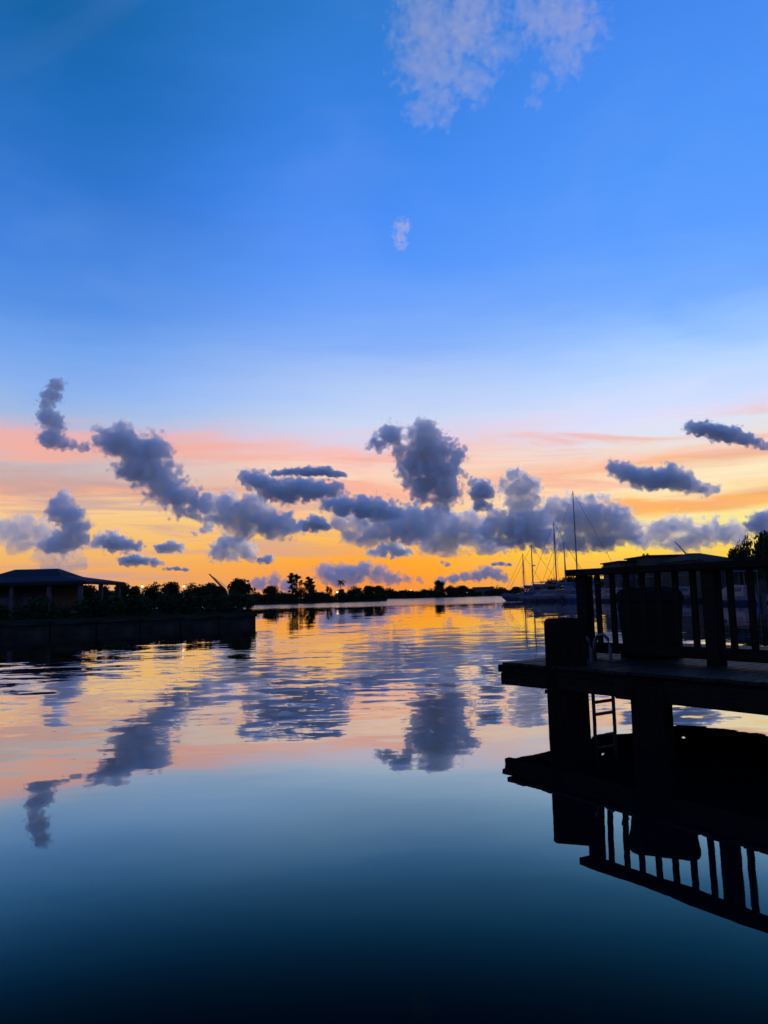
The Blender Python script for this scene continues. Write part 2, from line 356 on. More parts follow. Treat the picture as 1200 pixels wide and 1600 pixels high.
def feather_tree_mesh(h, w, seed, leaf=0.34, n=900, stems=1):
    rnd = random.Random(seed); t = MB(); cl = []
    for s in range(stems):
        ox = (s - (stems - 1) / 2) * w * 0.36; hh = h * (1 - 0.06 * s)
        t.tube([(ox * 0.3, 0, -0.3), (ox * 0.8, 0, hh * 0.5), (ox, 0, hh * 0.99)], [0.03 * h, 0.018 * h, 0.004 * h], 6)
        for k in range(40):
            z = hh * rnd.uniform(0.10, 0.98); a = rnd.uniform(0, 6.28); L = w * 0.5 / stems ** 0.5 * (1.1 - z / hh) ** 0.6 * rnd.uniform(0.5, 1.1) + 0.15
            e = Vector((ox + math.cos(a) * L, math.sin(a) * L, z + L * rnd.uniform(0.2, 0.7)))
            t.tube([(ox, 0, z), tuple((Vector((ox, 0, z)) + e) / 2 + Vector((0, 0, 0.06))), tuple(e)], [0.008 * h, 0.006 * h, 0.002 * h], 4)
            for q in (0.45, 0.75, 1.0): cl.append((tuple(Vector((ox, 0, z)).lerp(e, q)), 0.05 * h * rnd.uniform(0.6, 1.1)))
    return t.mesh('trunk', 'bark'), leaf_cloud(cl, leaf, n, rnd, 0.5, 0.5).mesh('crown', 'leaf_olive')
def palm_mesh(h, w, seed):
    rnd = random.Random(seed); t = MB()
    top = Vector((0.06 * h, 0, h * 0.9))
    t.tube([(0, 0, -0.3), (0.01 * h, 0, h * 0.3), (0.03 * h, 0, h * 0.65), tuple(top)], [0.03 * h, 0.02 * h, 0.017 * h, 0.02 * h], 7)
    mb = MB()
    for k in range(17):
        a = k * 2.399 + rnd.uniform(-.2, .2); lift = rnd.uniform(-0.25, 0.95); L = w * 0.5 * rnd.uniform(0.85, 1.1)
        out = Vector((math.cos(a), math.sin(a), 0)); pts = []
        for j in range(8):
            q = j / 7; pts.append(top + out * L * q * (1 - 0.12 * q) + Vector((0, 0, L * (lift * q - (0.55 + 0.5 * lift) * q * q))))
        side = out.cross(Vector((0, 0, 1)))
        for j in range(7):
            for sgn in (-1, 1):
                for m in range(3):
                    p = pts[j].lerp(pts[j + 1], m / 3); wl = L * 0.30 * math.sin(math.pi * min(0.97, (j + m / 3) / 7 * 0.9 + 0.12))
                    tip = p + side * sgn * wl + out * wl * 0.5 - Vector((0, 0, wl * 0.45)); d = (pts[j + 1] - pts[j]) * 0.24
                    mb.add([p, p + d, tip], [(0, 1, 2)])
        mb.tube(pts, [0.012 * w * (1 - 0.1 * j) for j in range(8)], 3)
    return t.mesh('trunk', 'bark'), mb.mesh('crown', 'leaf_dark')
def plant(name, meshes, loc, label, group=None, rz=0.0, s=(1, 1, 1), cat='tree'):
    e = empty(name, loc, rz); e.scale = s
    put('trunk', meshes[0], e); put('crown', meshes[1], e)
    return tag(e, label, cat, group)
TREE_A = round_tree_mesh(5, 5.4, 1, 0.26, 2600); TREE_B = round_tree_mesh(5, 6.2, 2, 0.28, 2600); TREE_C = round_tree_mesh(5, 4.2, 3, 0.26, 2200)
TREE_F = feather_tree_mesh(8, 4.4, 4, 0.30, 4200, 2); TREE_G = feather_tree_mesh(7, 4.6, 5, 0.32, 4200, 2)
PALM = palm_mesh(6, 4.6, 6); PALM_B = palm_mesh(5, 4.2, 8)
KIND = {'A': (TREE_A, 5, 5.4), 'B': (TREE_B, 5, 6.2), 'C': (TREE_C, 5, 4.2), 'F': (TREE_F, 8.2, 4.4), 'G': (TREE_G, 7.2, 4.6), 'P': (PALM, 6.1, 4.6), 'Q': (PALM_B, 5.1, 4.2)}
def tree_at(kind, x, ytop, wpx, Y, ground, name, label, group=None, rz=None):
    """stands a tree on the ground at depth Y so that it covers the width seen there and reaches the height seen"""
    me, h0, w0 = KIND[kind]
    p = at_y(x, ytop, Y); h = p.z - ground; w = wpx * Y / FOC
    return plant(name, me, (p.x, Y, ground), label, group, RT.uniform(0, 6.28) if rz is None else rz, (w / w0, w / w0, h / h0))
RT = random.Random(21)
# the left bank
G1 = 'low dark trees along the left bank'
for i, (k, x, y, w, Y) in enumerate([('B', 163, 911, 40, 82), ('A', 190, 908, 36, 84), ('C', 212, 913, 34, 86), ('B', 243, 909, 44, 84), ('A', 268, 907, 40, 88), ('B', 300, 910, 46, 86), ('C', 325, 908, 36, 84), ('A', 343, 914, 30, 80)]):
    tree_at(k, x, y, w, Y, 0.6, 'broadleaf_tree', ['low dark tree just behind the pavilion eave', 'low bushy tree second from the pavilion', 'smaller dark tree short of the first lamp', 'low dark tree between the two bank lamps, nearer the first',
        'low bushy tree between the two bank lamps, nearer the second', 'wide low dark tree just past the second bank lamp', 'dark tree under the slanting crane boom', 'small dark tree tucked beside the big round bank tree'][i], G1)
tree_at('B', 104, 912.5, 58, 74, 0.6, 'broadleaf_tree', 'low dark tree seen through the open side of the pavilion', G1)
tree_at('A', 134, 912, 54, 76, 0.6, 'broadleaf_tree', 'low dark tree behind the corner post of the pavilion', G1)
tree_at('A', 373, 902, 52, 62, 0.6, 'broadleaf_tree', 'big round dark tree at the tip of the left bank')
# the mid-distance spit
G2 = 'trees on the low spit at mid distance'
for k, x, y, w, Y, nm, lab in [
    ('A', 424, 914, 34, 192, 'broadleaf_tree', 'round dark tree standing alone on the spit past the left bank'),
    ('B', 403, 925, 26, 196, 'broadleaf_tree', 'low dark bush tree beside the left bank tip, on the spit'),
    ('F', 460, 894, 26, 194, 'casuarina_tree', 'tallest feathery two-stemmed tree on the spit'),
    ('G', 483, 901, 30, 196, 'casuarina_tree', 'feathery dark tree right beside the tallest one'),
    ('C', 444, 926, 26, 198, 'broadleaf_tree', 'low dark tree under the left side of the tallest feathery tree'),
    ('B', 503, 924, 28, 200, 'broadleaf_tree', 'low dark tree between the feathery trees and the spit palm'),
    ('G', 514, 916, 12, 200, 'casuarina_tree', 'small spiky tree left of the spit palm'),
    ('P', 531, 905, 17, 200, 'palm_tree', 'lone palm tree on the spit beside a small lamp'),
    ('C', 533, 919, 13, 203, 'broadleaf_tree', 'small dark tree at the foot of the lone palm'),
    ('B', 553, 915, 28, 208, 'broadleaf_tree', 'dark tree rising behind the pale tent roof'),
    ('A', 576, 914, 28, 204, 'broadleaf_tree', 'dark round tree left of the last tree on the spit'),
    ('A', 591, 914, 26, 203, 'broadleaf_tree', 'last dark round tree at the tip of the spit')]:
    tree_at(k, x, y, w, Y, 0.55, nm, lab, G2)
# the far shore
G3 = 'trees on the far shore'
for k, x, y, w, Y, nm, lab in [
    ('B', 610, 920, 34, 318, 'broadleaf_tree', 'wide low tree on the far shore just past the spit tip'),
    ('A', 628, 922, 24, 320, 'broadleaf_tree', 'low far shore tree left of the highest small lamp'),
    ('C', 646, 924, 18, 322, 'broadleaf_tree', 'small low far shore tree beside the highest small lamp'),
    ('B', 662, 920, 34, 318, 'broadleaf_tree', 'wide low far shore tree left of the tall dark one'),
    ('C', 686, 905, 18, 316, 'broadleaf_tree', 'tall narrow dark tree on the far shore'),
    ('B', 704, 914, 26, 320, 'broadleaf_tree', 'far shore tree right beside the tall narrow one'),
    ('A', 722, 914, 24, 320, 'broadleaf_tree', 'far shore tree left of the pale flat-roofed building'),
    ('A', 734, 919, 16, 322, 'broadleaf_tree', 'small far shore tree touching the pale flat-roofed building'),
    ('B', 778, 919, 22, 324, 'broadleaf_tree', 'low far shore tree right of the pale flat-roofed building'),
    ('C', 792, 921, 22, 324, 'broadleaf_tree', 'low far shore tree short of the moored sailboats'),
    ('A', 806, 916, 20, 322, 'broadleaf_tree', 'far shore tree behind the bow of the leftmost sailboat')]:
    tree_at(k, x, y, w, Y, 0.6, nm, lab, G3)
# the right shore
G4 = 'trees on the right shore'
for k, x, y, w, Y, nm, lab in [
    ('B', 1166, 836, 44, 74, 'broadleaf_tree', 'dark tree next to the right edge, above the low roofs'),
    ('A', 1196, 826, 56, 70, 'broadleaf_tree', 'tallest dark tree cut by the right edge of the picture'),
    ('C', 1147, 852, 26, 80, 'broadleaf_tree', 'small dark tree where the low roofs meet the tall trees'),
    ('Q', 1007, 862, 20, 122, 'palm_tree', 'palm crown poking over the step in the low roofs'),
    ('Q', 942, 882, 14, 150, 'palm_tree', 'small palm above the railing, right of the tallest mast'),
    ('B', 959, 884, 12, 150, 'broadleaf_tree', 'small bushy tree beside the small palm above the railing'),
    ('B', 862, 903, 40, 152, 'broadleaf_tree', 'low dark tree behind the moored sailboats, left of the short mast'),
    ('A', 890, 899, 36, 150, 'broadleaf_tree', 'dark tree behind the sailboats, against the railing corner'),
    ('B', 920, 896, 44, 148, 'broadleaf_tree', 'dark tree seen just under the left end of the cap rail'),
    ('C', 836, 912, 18, 158, 'broadleaf_tree', 'low dark bush behind the two leftmost masts')]:
    tree_at(k, x, y, w, Y, 0.85, nm, lab, G4)

# low thickets closing the gaps under the trees
def thicket(pts, h, w, n, leaf, z, label, seed, name='hedge'):
    rnd = random.Random(seed); cl = []
    for a, b in zip(pts[:-1], pts[1:]):
        a, b = Vector((*a, z)), Vector((*b, z)); m = max(2, int((b - a).length / (w * 0.8)))
        for k in range(m):
            p = a.lerp(b, (k + rnd.random()) / m); hh = h * rnd.uniform(0.45, 1.0)
            cl.append(((p.x, p.y + rnd.uniform(-.5, .5) * w, z + hh * 0.5), hh * rnd.uniform(0.5, 0.7)))
    o0 = Vector((*pts[0], z)); cl = [((c[0] - o0.x, c[1] - o0.y, c[2] - o0.z), r) for c, r in cl]
    o = put(name, leaf_cloud(cl, leaf, n, rnd).mesh(name, 'leaf_dark'), None, o0)
    return tag(o, label, 'hedge')
thicket([(-60, 182), (-33, 188), (-14, 194.5), (-1.5, 199.5)], 2.3, 2.0, 9000, 0.34, 0.5, 'long low dark thicket along the waterline of the spit', 41)
far = thicket([(-110, 345), (-20, 338), (40, 340), (90, 345)], 4.0, 3.4, 9000, 0.5, 0.5, 'far belt of low trees behind the shoreline', 45, 'treeline'); del far['category']; far['kind'] = 'stuff'
thicket([(-8, 300), (20, 297), (58, 313)], 2.6, 2.6, 6000, 0.45, 0.5, 'long low dark thicket along the far shoreline', 42)
thicket([(-10.5, 56), (-15, 54), (-22, 50), (-28, 48), (-38, 42)], 1.7, 1.0, 16000, 0.15, 0.6, 'low dark hedge along the top of the left bank', 43)
thicket([(36, 135), (44, 110), (50, 95)], 3.2, 2.0, 6000, 0.24, 0.8, 'dark hedge on the right quay behind the motorboats', 44)
# ------------------------------------------------------------------ buildings
def hip(mb, cx, cy, hx0, hy0, z0, hx1, hy1, z1):
    a = [(cx-hx0,cy-hy0,z0),(cx+hx0,cy-hy0,z0),(cx+hx0,cy+hy0,z0),(cx-hx0,cy+hy0,z0)]; b = [(cx-hx1,cy-hy1,z1),(cx+hx1,cy-hy1,z1),(cx+hx1,cy+hy1,z1),(cx-hx1,cy+hy1,z1)]
    mb.loft([a, b])
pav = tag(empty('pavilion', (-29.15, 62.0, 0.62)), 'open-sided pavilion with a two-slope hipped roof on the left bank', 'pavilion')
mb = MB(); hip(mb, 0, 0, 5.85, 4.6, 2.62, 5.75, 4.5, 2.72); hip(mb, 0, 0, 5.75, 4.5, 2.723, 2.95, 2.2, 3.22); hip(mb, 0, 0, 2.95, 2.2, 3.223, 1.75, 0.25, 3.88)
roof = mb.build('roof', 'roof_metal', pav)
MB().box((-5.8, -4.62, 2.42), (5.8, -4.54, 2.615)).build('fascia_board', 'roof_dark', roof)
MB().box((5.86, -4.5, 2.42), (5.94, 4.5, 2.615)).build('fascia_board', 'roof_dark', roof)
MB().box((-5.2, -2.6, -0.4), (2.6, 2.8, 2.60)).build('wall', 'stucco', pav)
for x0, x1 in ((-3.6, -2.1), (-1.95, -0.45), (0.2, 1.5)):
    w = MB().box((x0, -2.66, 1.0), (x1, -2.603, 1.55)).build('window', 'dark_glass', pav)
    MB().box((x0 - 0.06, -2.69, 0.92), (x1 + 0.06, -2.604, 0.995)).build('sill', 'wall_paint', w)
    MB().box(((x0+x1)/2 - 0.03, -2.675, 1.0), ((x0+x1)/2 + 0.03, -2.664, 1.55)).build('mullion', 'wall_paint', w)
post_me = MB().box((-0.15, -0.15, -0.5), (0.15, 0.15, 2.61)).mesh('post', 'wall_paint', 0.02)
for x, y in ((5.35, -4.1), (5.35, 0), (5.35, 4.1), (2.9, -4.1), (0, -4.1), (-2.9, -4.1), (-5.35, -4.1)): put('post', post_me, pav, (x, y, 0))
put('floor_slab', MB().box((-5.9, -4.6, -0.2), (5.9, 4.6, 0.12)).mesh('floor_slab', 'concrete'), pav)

def street_lamp(x, y, Y, ground, label, mat='lamp_warm', r=0.16, group='lit lamps along the shores'):
    p = at_y(x, y, Y); e = tag(empty('street_lamp', (p.x, Y, ground)), label, 'street lamp', group); h = p.z - ground
    MB().tube([(0, 0, -0.3), (0, 0, h * 0.5), (0, 0, h - r * 0.8)], [r * 0.45, r * 0.36, r * 0.3], 7).build('pole', 'rigging', e)
    mb = MB(); vs, fs = [], []
    bm = bmesh.new(); bmesh.ops.create_icosphere(bm, subdivisions=2, radius=r); mb.add([v.co + Vector((0, 0, h)) for v in bm.verts], [[v.index for v in f.verts] for f in bm.faces]); bm.free()
    mb.build('lamp_globe', mat, e, smooth=True)
    MB().tube([(0, 0, h + r * 0.7), (0, 0, h + r * 1.25)], [r * 0.9, r * 0.2], 8).build('cap', 'rigging', e)
street_lamp(222, 916, 68, 0.6, 'lit warm lamp on the left bank nearer the pavilion', r=0.11)
street_lamp(287, 916, 68, 0.6, 'lit warm lamp on the left bank nearer the big round tree', r=0.11)
street_lamp(527, 925, 192, 0.55, 'small lit lamp at the foot of the lone palm', r=0.26)
street_lamp(642, 922, 312, 0.6, 'small lit lamp standing highest on the far shore', r=0.26)
street_lamp(706, 926, 311, 0.6, 'small lit lamp right of the tall narrow far tree', 'lamp_white', 0.34)
street_lamp(731, 926, 311, 0.6, 'small lit lamp beside the pale flat-roofed building', 'lamp_white', 0.34)
street_lamp(684, 929, 311, 0.6, 'faint small lamp below the tall narrow far tree', r=0.16)

def house(name, x0, x1, ytop, Y, depth, ground, label, roof_kind, mat='stucco', eave=0.35, wins=3, rmat='roof_dark'):
    a, b = at_y(x0, ytop, Y), at_y(x1, ytop, Y); cx = (a.x + b.x) / 2; hw = (b.x - a.x) / 2; H = (a.z + b.z) / 2 - ground
    e = tag(empty(name, (cx, Y + depth / 2, ground)), label, 'building')
    rh = 0.22 if roof_kind == 'flat' else min(H * 0.3, hw * 0.35)
    MB().box((-hw + eave, -depth / 2 + eave, -0.5), (hw - eave, depth / 2 - eave, H - rh)).build('wall', mat, e)
    mb = MB(); d = depth / 2
    if roof_kind == 'flat': mb.box((-hw, -d, H - rh + 0.003), (hw, d, H))
    elif roof_kind == 'hip': hip(mb, 0, 0, hw, d, H - rh + 0.003, max(hw - d, hw * 0.25), 0.05, H)
    else: mb.loft([[(-hw, -d, H - rh + .003), (-hw, d, H - rh + .003), (-hw, 0, H)], [(hw, -d, H - rh + .003), (hw, d, H - rh + .003), (hw, 0, H)]])
    mb.build('roof', rmat, e)
    for k in range(wins):
        x = -hw + eave + (k + 0.5) * (2 * hw - 2 * eave) / wins; w = min(0.7, hw / wins * 0.45); z0 = (H - rh) * 0.42; z1 = (H - rh) * 0.78
        f = MB().box((x - w, -d + eave - 0.05, z0), (x + w, -d + eave - 0.003, z1)).build('window', 'wall_paint', e)
        MB().box((x - w + 0.08, -d + eave - 0.07, z0 + 0.08), (x + w - 0.08, -d + eave - 0.053, z1 - 0.08)).build('pane', 'dark_glass', f)
    return e
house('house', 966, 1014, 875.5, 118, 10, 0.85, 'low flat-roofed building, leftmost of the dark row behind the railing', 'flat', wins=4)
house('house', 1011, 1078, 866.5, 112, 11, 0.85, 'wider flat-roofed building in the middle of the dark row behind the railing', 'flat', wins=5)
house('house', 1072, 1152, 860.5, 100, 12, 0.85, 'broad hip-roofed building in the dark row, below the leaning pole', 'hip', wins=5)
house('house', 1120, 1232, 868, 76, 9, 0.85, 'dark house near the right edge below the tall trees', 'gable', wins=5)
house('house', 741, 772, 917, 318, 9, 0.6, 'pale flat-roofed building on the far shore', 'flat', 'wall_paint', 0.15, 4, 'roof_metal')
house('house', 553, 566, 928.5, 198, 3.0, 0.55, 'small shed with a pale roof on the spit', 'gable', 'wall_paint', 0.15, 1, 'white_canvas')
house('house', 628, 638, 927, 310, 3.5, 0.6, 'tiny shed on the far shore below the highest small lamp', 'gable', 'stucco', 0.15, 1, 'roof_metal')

def boom(x0, y0, x1, y1, Y, name, label, ground=0.85, r=0.09):
    a, b = at_y(x0, y0, Y), at_y(x1, y1, Y); foot = b + (b - a) * 0.35
    e = tag(empty(name, (foot.x, Y, ground)), label, 'pole'); o = e.location
    MB().tube([foot - o, b - o, a - o], [r * 1.3, r, r * 0.5], 6).build('arm', 'rigging', e)
    MB().tube([Vector((foot.x, Y + .01, ground - 0.3)) - o, foot + Vector((0, .01, 0)) - o], [r * 1.8, r * 1.4], 6).build('base_post', 'rigging', e)
    MB().tube([a - o, Vector((foot.x + 0.3, Y, foot.z + 0.3)) - o], [r * 0.18, r * 0.18], 4).build('cable', 'rigging', e)
boom(327, 897, 346, 916, 95, 'crane_boom', 'slanting thin crane boom above the left bank trees', 0.6, 0.16)
boom(1054, 846, 1068, 861, 128, 'leaning_pole', 'thin leaning pole above the hip-roofed building', 0.85, 0.11)

# ------------------------------------------------------------------ boats
def hull_mesh(L, B, F, mat, name='hull', sheer=0.25):
    rings = []; N = 13
    for k in range(N):
        t = k / (N - 1); x = (t - 0.5) * L
        b = B / 2 * (1 - max(0, (t - 0.45) / 0.55) ** 2.2) * (0.78 + 0.22 * min(1, t / 0.35)); b = max(b, 0.03)
        zt = F * (0.86 + sheer * (2 * t - 0.9) ** 2); zk = -0.35 * F + 0.5 * F * max(0, (t - 0.8) / 0.2) ** 2; xr = x + 0.12 * L * max(0, (t - 0.7) / 0.3) ** 2
        rings.append([(xr, -b, zt), (x + (xr - x) * 0.7, -b * 0.93, zt * 0.5), (x, -b * 0.62, 0.02), (x, 0, zk), (x, b * 0.62, 0.02), (x + (xr - x) * 0.7, b * 0.93, zt * 0.5), (xr, b, zt)])
    return MB().loft(rings).mesh(name, mat)
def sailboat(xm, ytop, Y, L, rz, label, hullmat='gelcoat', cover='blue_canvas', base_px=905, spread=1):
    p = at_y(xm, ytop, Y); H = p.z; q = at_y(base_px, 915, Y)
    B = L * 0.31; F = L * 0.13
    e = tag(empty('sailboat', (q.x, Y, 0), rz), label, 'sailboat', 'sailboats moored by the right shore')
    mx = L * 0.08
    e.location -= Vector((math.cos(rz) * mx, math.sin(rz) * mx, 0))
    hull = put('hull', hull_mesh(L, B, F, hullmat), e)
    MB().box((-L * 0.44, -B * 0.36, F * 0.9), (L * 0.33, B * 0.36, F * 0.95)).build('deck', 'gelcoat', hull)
    cab = MB().loft([[(-L*.12, s * B*.30 * k, F*.95 + z) for s, k, z in ((-1,1,0),(-1,.86,F*.42),(1,.86,F*.42),(1,1,0))], [(L*.24, s * B*.22 * k, F*.95 + z) for s, k, z in ((-1,1,0),(-1,.8,F*.22),(1,.8,F*.22),(1,1,0))]]).build('cabin', 'gelcoat', e)
    for sgn in (-1, 1):
        MB().box((-L * .06, sgn * B * .272 - .02, F * 1.05), (L * .12, sgn * B * .272 + .02, F * 1.22)).build('window', 'dark_glass', cab)
    lean = p.x - q.x
    MB().tube([(mx, 0, F * 0.9), (mx, 0, H * 0.6), (mx, 0, H)], [0.11, 0.10, 0.06], 8).build('mast', 'mast_alloy', e)
    if spread: MB().tube([(mx, -B * 0.32, H * 0.60), (mx, 0, H * 0.615), (mx, B * 0.32, H * 0.60)], 0.03, 5).build('spreader', 'mast_alloy', e)
    bz = F * 0.95 + 1.15
    MB().tube([(mx, 0, bz), (-L * 0.36, 0, bz + 0.05)], 0.06, 6).build('boom', 'mast_alloy', e)
    MB().loft([[(mx - .1 - (L*.42) * t, w * r * math.cos(a), bz + .22 + r * math.sin(a)) for a in (0, 1.05, 2.1, 3.14, 4.2, 5.24) for w in (0.7,)] for t, r in ((0, .30), (.3, .26), (.7, .2), (1.0, .1))]).build('sail_cover', cover, e)
    for a, b in (((L * 0.53, 0, F * 1.1), (mx, 0, H * 0.98)), ((-L * 0.48, 0, F), (mx, 0, H * 0.99)), ((mx, -B * .46, F), (mx, 0, H * 0.97)), ((mx, B * .46, F), (mx, 0, H * 0.97))):
        MB().tube([a, b], 0.022, 4).build('stay', 'rigging', e)
    MB().loft([[(-L*.16, s * B*.3, F*1.35 + z) for s, z in ((-1,0),(-1,.45),(1,.45),(1,0))], [(-L*.05, s * B*.26, F*1.35 + z) for s, z in ((-1,0),(-1,.30),(1,.30),(1,0))]]).build('spray_hood', cover, e)
    MB().box((-L*.40, -B*.36, F + 1.95), (-L*.18, B*.36, F + 2.03)).build('bimini_top', cover, e, 0.03)
    for t in (-.39, -.19):
        for sgn in (-1, 1): MB().tube([(t * L, sgn * B * .34, F * .9), (t * L, sgn * B * .34, F + 1.95)], 0.02, 4).build('bimini_pole', 'galvanised', e)
    for t in (-.44, -.2, .05, .3, .5):
        for sgn in (-1, 1):
            bb = B * 0.46 * (1 - max(0, (t + .05) / .55) ** 2.2)
            MB().tube([(t * L, sgn * bb, F * 0.9), (t * L, sgn * bb, F + 0.62)], 0.018, 4).build('stanchion', 'galvanised', e)
    return e
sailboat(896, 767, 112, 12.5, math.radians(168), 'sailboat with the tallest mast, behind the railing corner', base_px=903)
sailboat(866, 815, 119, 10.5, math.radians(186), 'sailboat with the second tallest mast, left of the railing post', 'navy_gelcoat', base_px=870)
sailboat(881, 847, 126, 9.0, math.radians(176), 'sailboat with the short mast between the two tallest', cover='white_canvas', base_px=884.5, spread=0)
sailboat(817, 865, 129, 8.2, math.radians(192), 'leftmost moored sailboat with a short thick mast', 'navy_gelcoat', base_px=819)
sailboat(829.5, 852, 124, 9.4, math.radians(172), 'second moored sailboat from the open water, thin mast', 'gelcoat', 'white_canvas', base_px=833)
def motorboat(x, Y, L, rz, label, hullmat='gelcoat', top='blue_canvas'):
    q = at_y(x, 935, Y); B = L * 0.33; F = L * 0.14
    e = tag(empty('motorboat', (q.x, Y, 0), rz), label, 'motorboat', 'motorboats moored along the right shore')
    put('hull', hull_mesh(L, B, F, hullmat, sheer=0.18), e)
    cab = MB().loft([[(x_, s * B * w, F * .85 + z) for s, w, z in ((-1,.40,0),(-1,.34,h),(1,.34,h),(1,.40,0))] for x_, h in ((-L*.28, .95), (L*.04, 1.0), (L*.26, .25))]).build('cabin', 'gelcoat', e)
    for sgn in (-1, 1): MB().box((-L*.22, sgn*B*.376-.02, F*.85+.42), (L*.03, sgn*B*.376+.02, F*.85+.78)).build('window', 'dark_glass', cab)
    MB().box((-L*.34, -B*.42, F+2.02), (L*.06, B*.42, F+2.10)).build('canopy', top, e, 0.03)
    for xx in (-L*.32, L*.04):
        for sgn in (-1, 1): MB().tube([(xx, sgn*B*.4, F*.8), (xx, sgn*B*.4, F+2.02)], 0.025, 5).build('canopy_pole', 'galvanised', e)
    MB().tube([(L*.18, -B*.36, F), (L*.2, -B*.34, F+.55), (L*.52, 0, F*1.12+.55), (L*.2, B*.34, F+.55), (L*.18, B*.36, F)], 0.02, 5).build('bow_rail', 'galvanised', e)
    MB().box((-L*.55, -.25, -.2), (-L*.5, .25, F*1.1)).build('outboard_motor', 'black_rubber', e, 0.05)
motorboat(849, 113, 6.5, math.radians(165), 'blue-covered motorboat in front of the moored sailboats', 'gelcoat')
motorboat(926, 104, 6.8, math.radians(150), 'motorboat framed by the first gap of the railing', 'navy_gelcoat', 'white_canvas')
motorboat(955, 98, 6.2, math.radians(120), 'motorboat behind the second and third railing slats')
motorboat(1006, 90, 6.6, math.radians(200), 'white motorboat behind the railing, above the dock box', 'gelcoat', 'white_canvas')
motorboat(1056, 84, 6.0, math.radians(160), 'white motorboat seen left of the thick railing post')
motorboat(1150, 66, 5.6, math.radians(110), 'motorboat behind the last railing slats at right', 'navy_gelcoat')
# the bird in the air beside the second mast
bp = at_y(834.5, 884, 100); bird = tag(empty('bird', bp, 0.4), 'small dark bird flying beside the second mast from the open water', 'bird')
MB().loft([[(x, r * math.cos(a), r * math.sin(a)) for a in (0, 1.26, 2.51, 3.77, 5.03)] for x, r in ((-.22, .015), (-.12, .04), (0, .07), (.12, .055), (.18, .045), (.24, .01))]).build('body', 'bird_feather', bird, smooth=True)
for s in (-1, 1): MB().add([(-.06, 0, .03), (.09, 0, .04), (.05, s * .28, .13), (-.1, s * .5, .06), (-.09, s * .26, .09)], [(0, 1, 2, 4), (4, 2, 3)]).build('wing', 'bird_feather', bird)
MB().add([(-.2, -.015, 0), (-.2, .015, 0), (-.36, .05, .01), (-.36, -.05, .01)], [(0, 1, 2, 3)]).build('tail', 'bird_feather', bird)
# ------------------------------------------------------------------ the dock
# its own axes: s runs along the front edge towards the viewer's right, t away from the viewer across the deck
DO = Vector((1.36, 9.50, 0)); ES = Vector((0.6, -0.8, 0)).normalized(); ET = Vector((0.8, 0.6, 0)).normalized()
DA = math.atan2(ES.y, ES.x)
DL, DW, DZ = 10.0, 3.95, 0.73
RD = random.Random(9)
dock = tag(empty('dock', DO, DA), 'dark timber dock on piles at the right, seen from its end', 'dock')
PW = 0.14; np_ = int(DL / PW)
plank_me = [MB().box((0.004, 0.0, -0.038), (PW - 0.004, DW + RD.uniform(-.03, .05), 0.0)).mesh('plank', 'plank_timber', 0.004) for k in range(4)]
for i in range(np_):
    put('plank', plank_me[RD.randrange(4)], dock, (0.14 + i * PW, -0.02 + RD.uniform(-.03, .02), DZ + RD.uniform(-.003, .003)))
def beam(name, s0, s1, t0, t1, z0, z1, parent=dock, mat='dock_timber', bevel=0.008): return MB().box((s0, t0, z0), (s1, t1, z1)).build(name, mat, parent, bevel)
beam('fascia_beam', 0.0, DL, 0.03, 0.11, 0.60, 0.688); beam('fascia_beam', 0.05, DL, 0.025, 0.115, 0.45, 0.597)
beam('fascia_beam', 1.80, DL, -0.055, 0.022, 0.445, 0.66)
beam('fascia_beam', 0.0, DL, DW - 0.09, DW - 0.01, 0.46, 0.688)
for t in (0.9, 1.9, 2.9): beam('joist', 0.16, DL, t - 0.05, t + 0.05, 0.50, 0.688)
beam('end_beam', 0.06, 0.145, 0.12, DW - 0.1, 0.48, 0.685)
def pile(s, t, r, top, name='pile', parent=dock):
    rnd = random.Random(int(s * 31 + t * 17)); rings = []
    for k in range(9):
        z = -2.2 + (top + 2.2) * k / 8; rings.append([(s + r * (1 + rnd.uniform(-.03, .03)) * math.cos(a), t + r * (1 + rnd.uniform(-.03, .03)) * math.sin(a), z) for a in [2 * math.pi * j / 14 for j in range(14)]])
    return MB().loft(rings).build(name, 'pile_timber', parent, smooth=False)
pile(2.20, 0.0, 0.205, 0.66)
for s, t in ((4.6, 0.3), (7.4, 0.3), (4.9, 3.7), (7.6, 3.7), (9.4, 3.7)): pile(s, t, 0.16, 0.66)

# the tall square mooring pile standing before the deck edge
mp_ = tag(empty('mooring_pile', (2.115, 8.95, 0), math.radians(-12)), 'thick square mooring pile with a flat top, nearest in front of the dock', 'mooring pile')
b = MB(); w = 0.232
b.loft([[(-w, -w, -2.4), (w, -w, -2.4), (w, w, -2.4), (-w, w, -2.4)], [(-w*1.01, -w, 0.3), (w, -w*1.01, 0.3), (w, w, 0.3), (-w, w, 0.3)], [(-w, -w, 1.225), (w, -w, 1.225), (w, w, 1.225), (-w, w, 1.225)], [(-w+.035, -w+.035, 1.262), (w-.035, -w+.035, 1.262), (w-.035, w-.035, 1.262), (-w+.035, w-.035, 1.262)]])
b.build('shaft', 'pile_timber', mp_, 0.01)
MB().tube([(-w - .03, 0, .56), (-w + .01, 0, .56)], 0.025, 8).build('bolt', 'galvanised', mp_)
MB().tube([(-w - .03, 0.05, .40), (-w + .01, 0.05, .40)], 0.025, 8).build('bolt', 'galvanised', mp_)

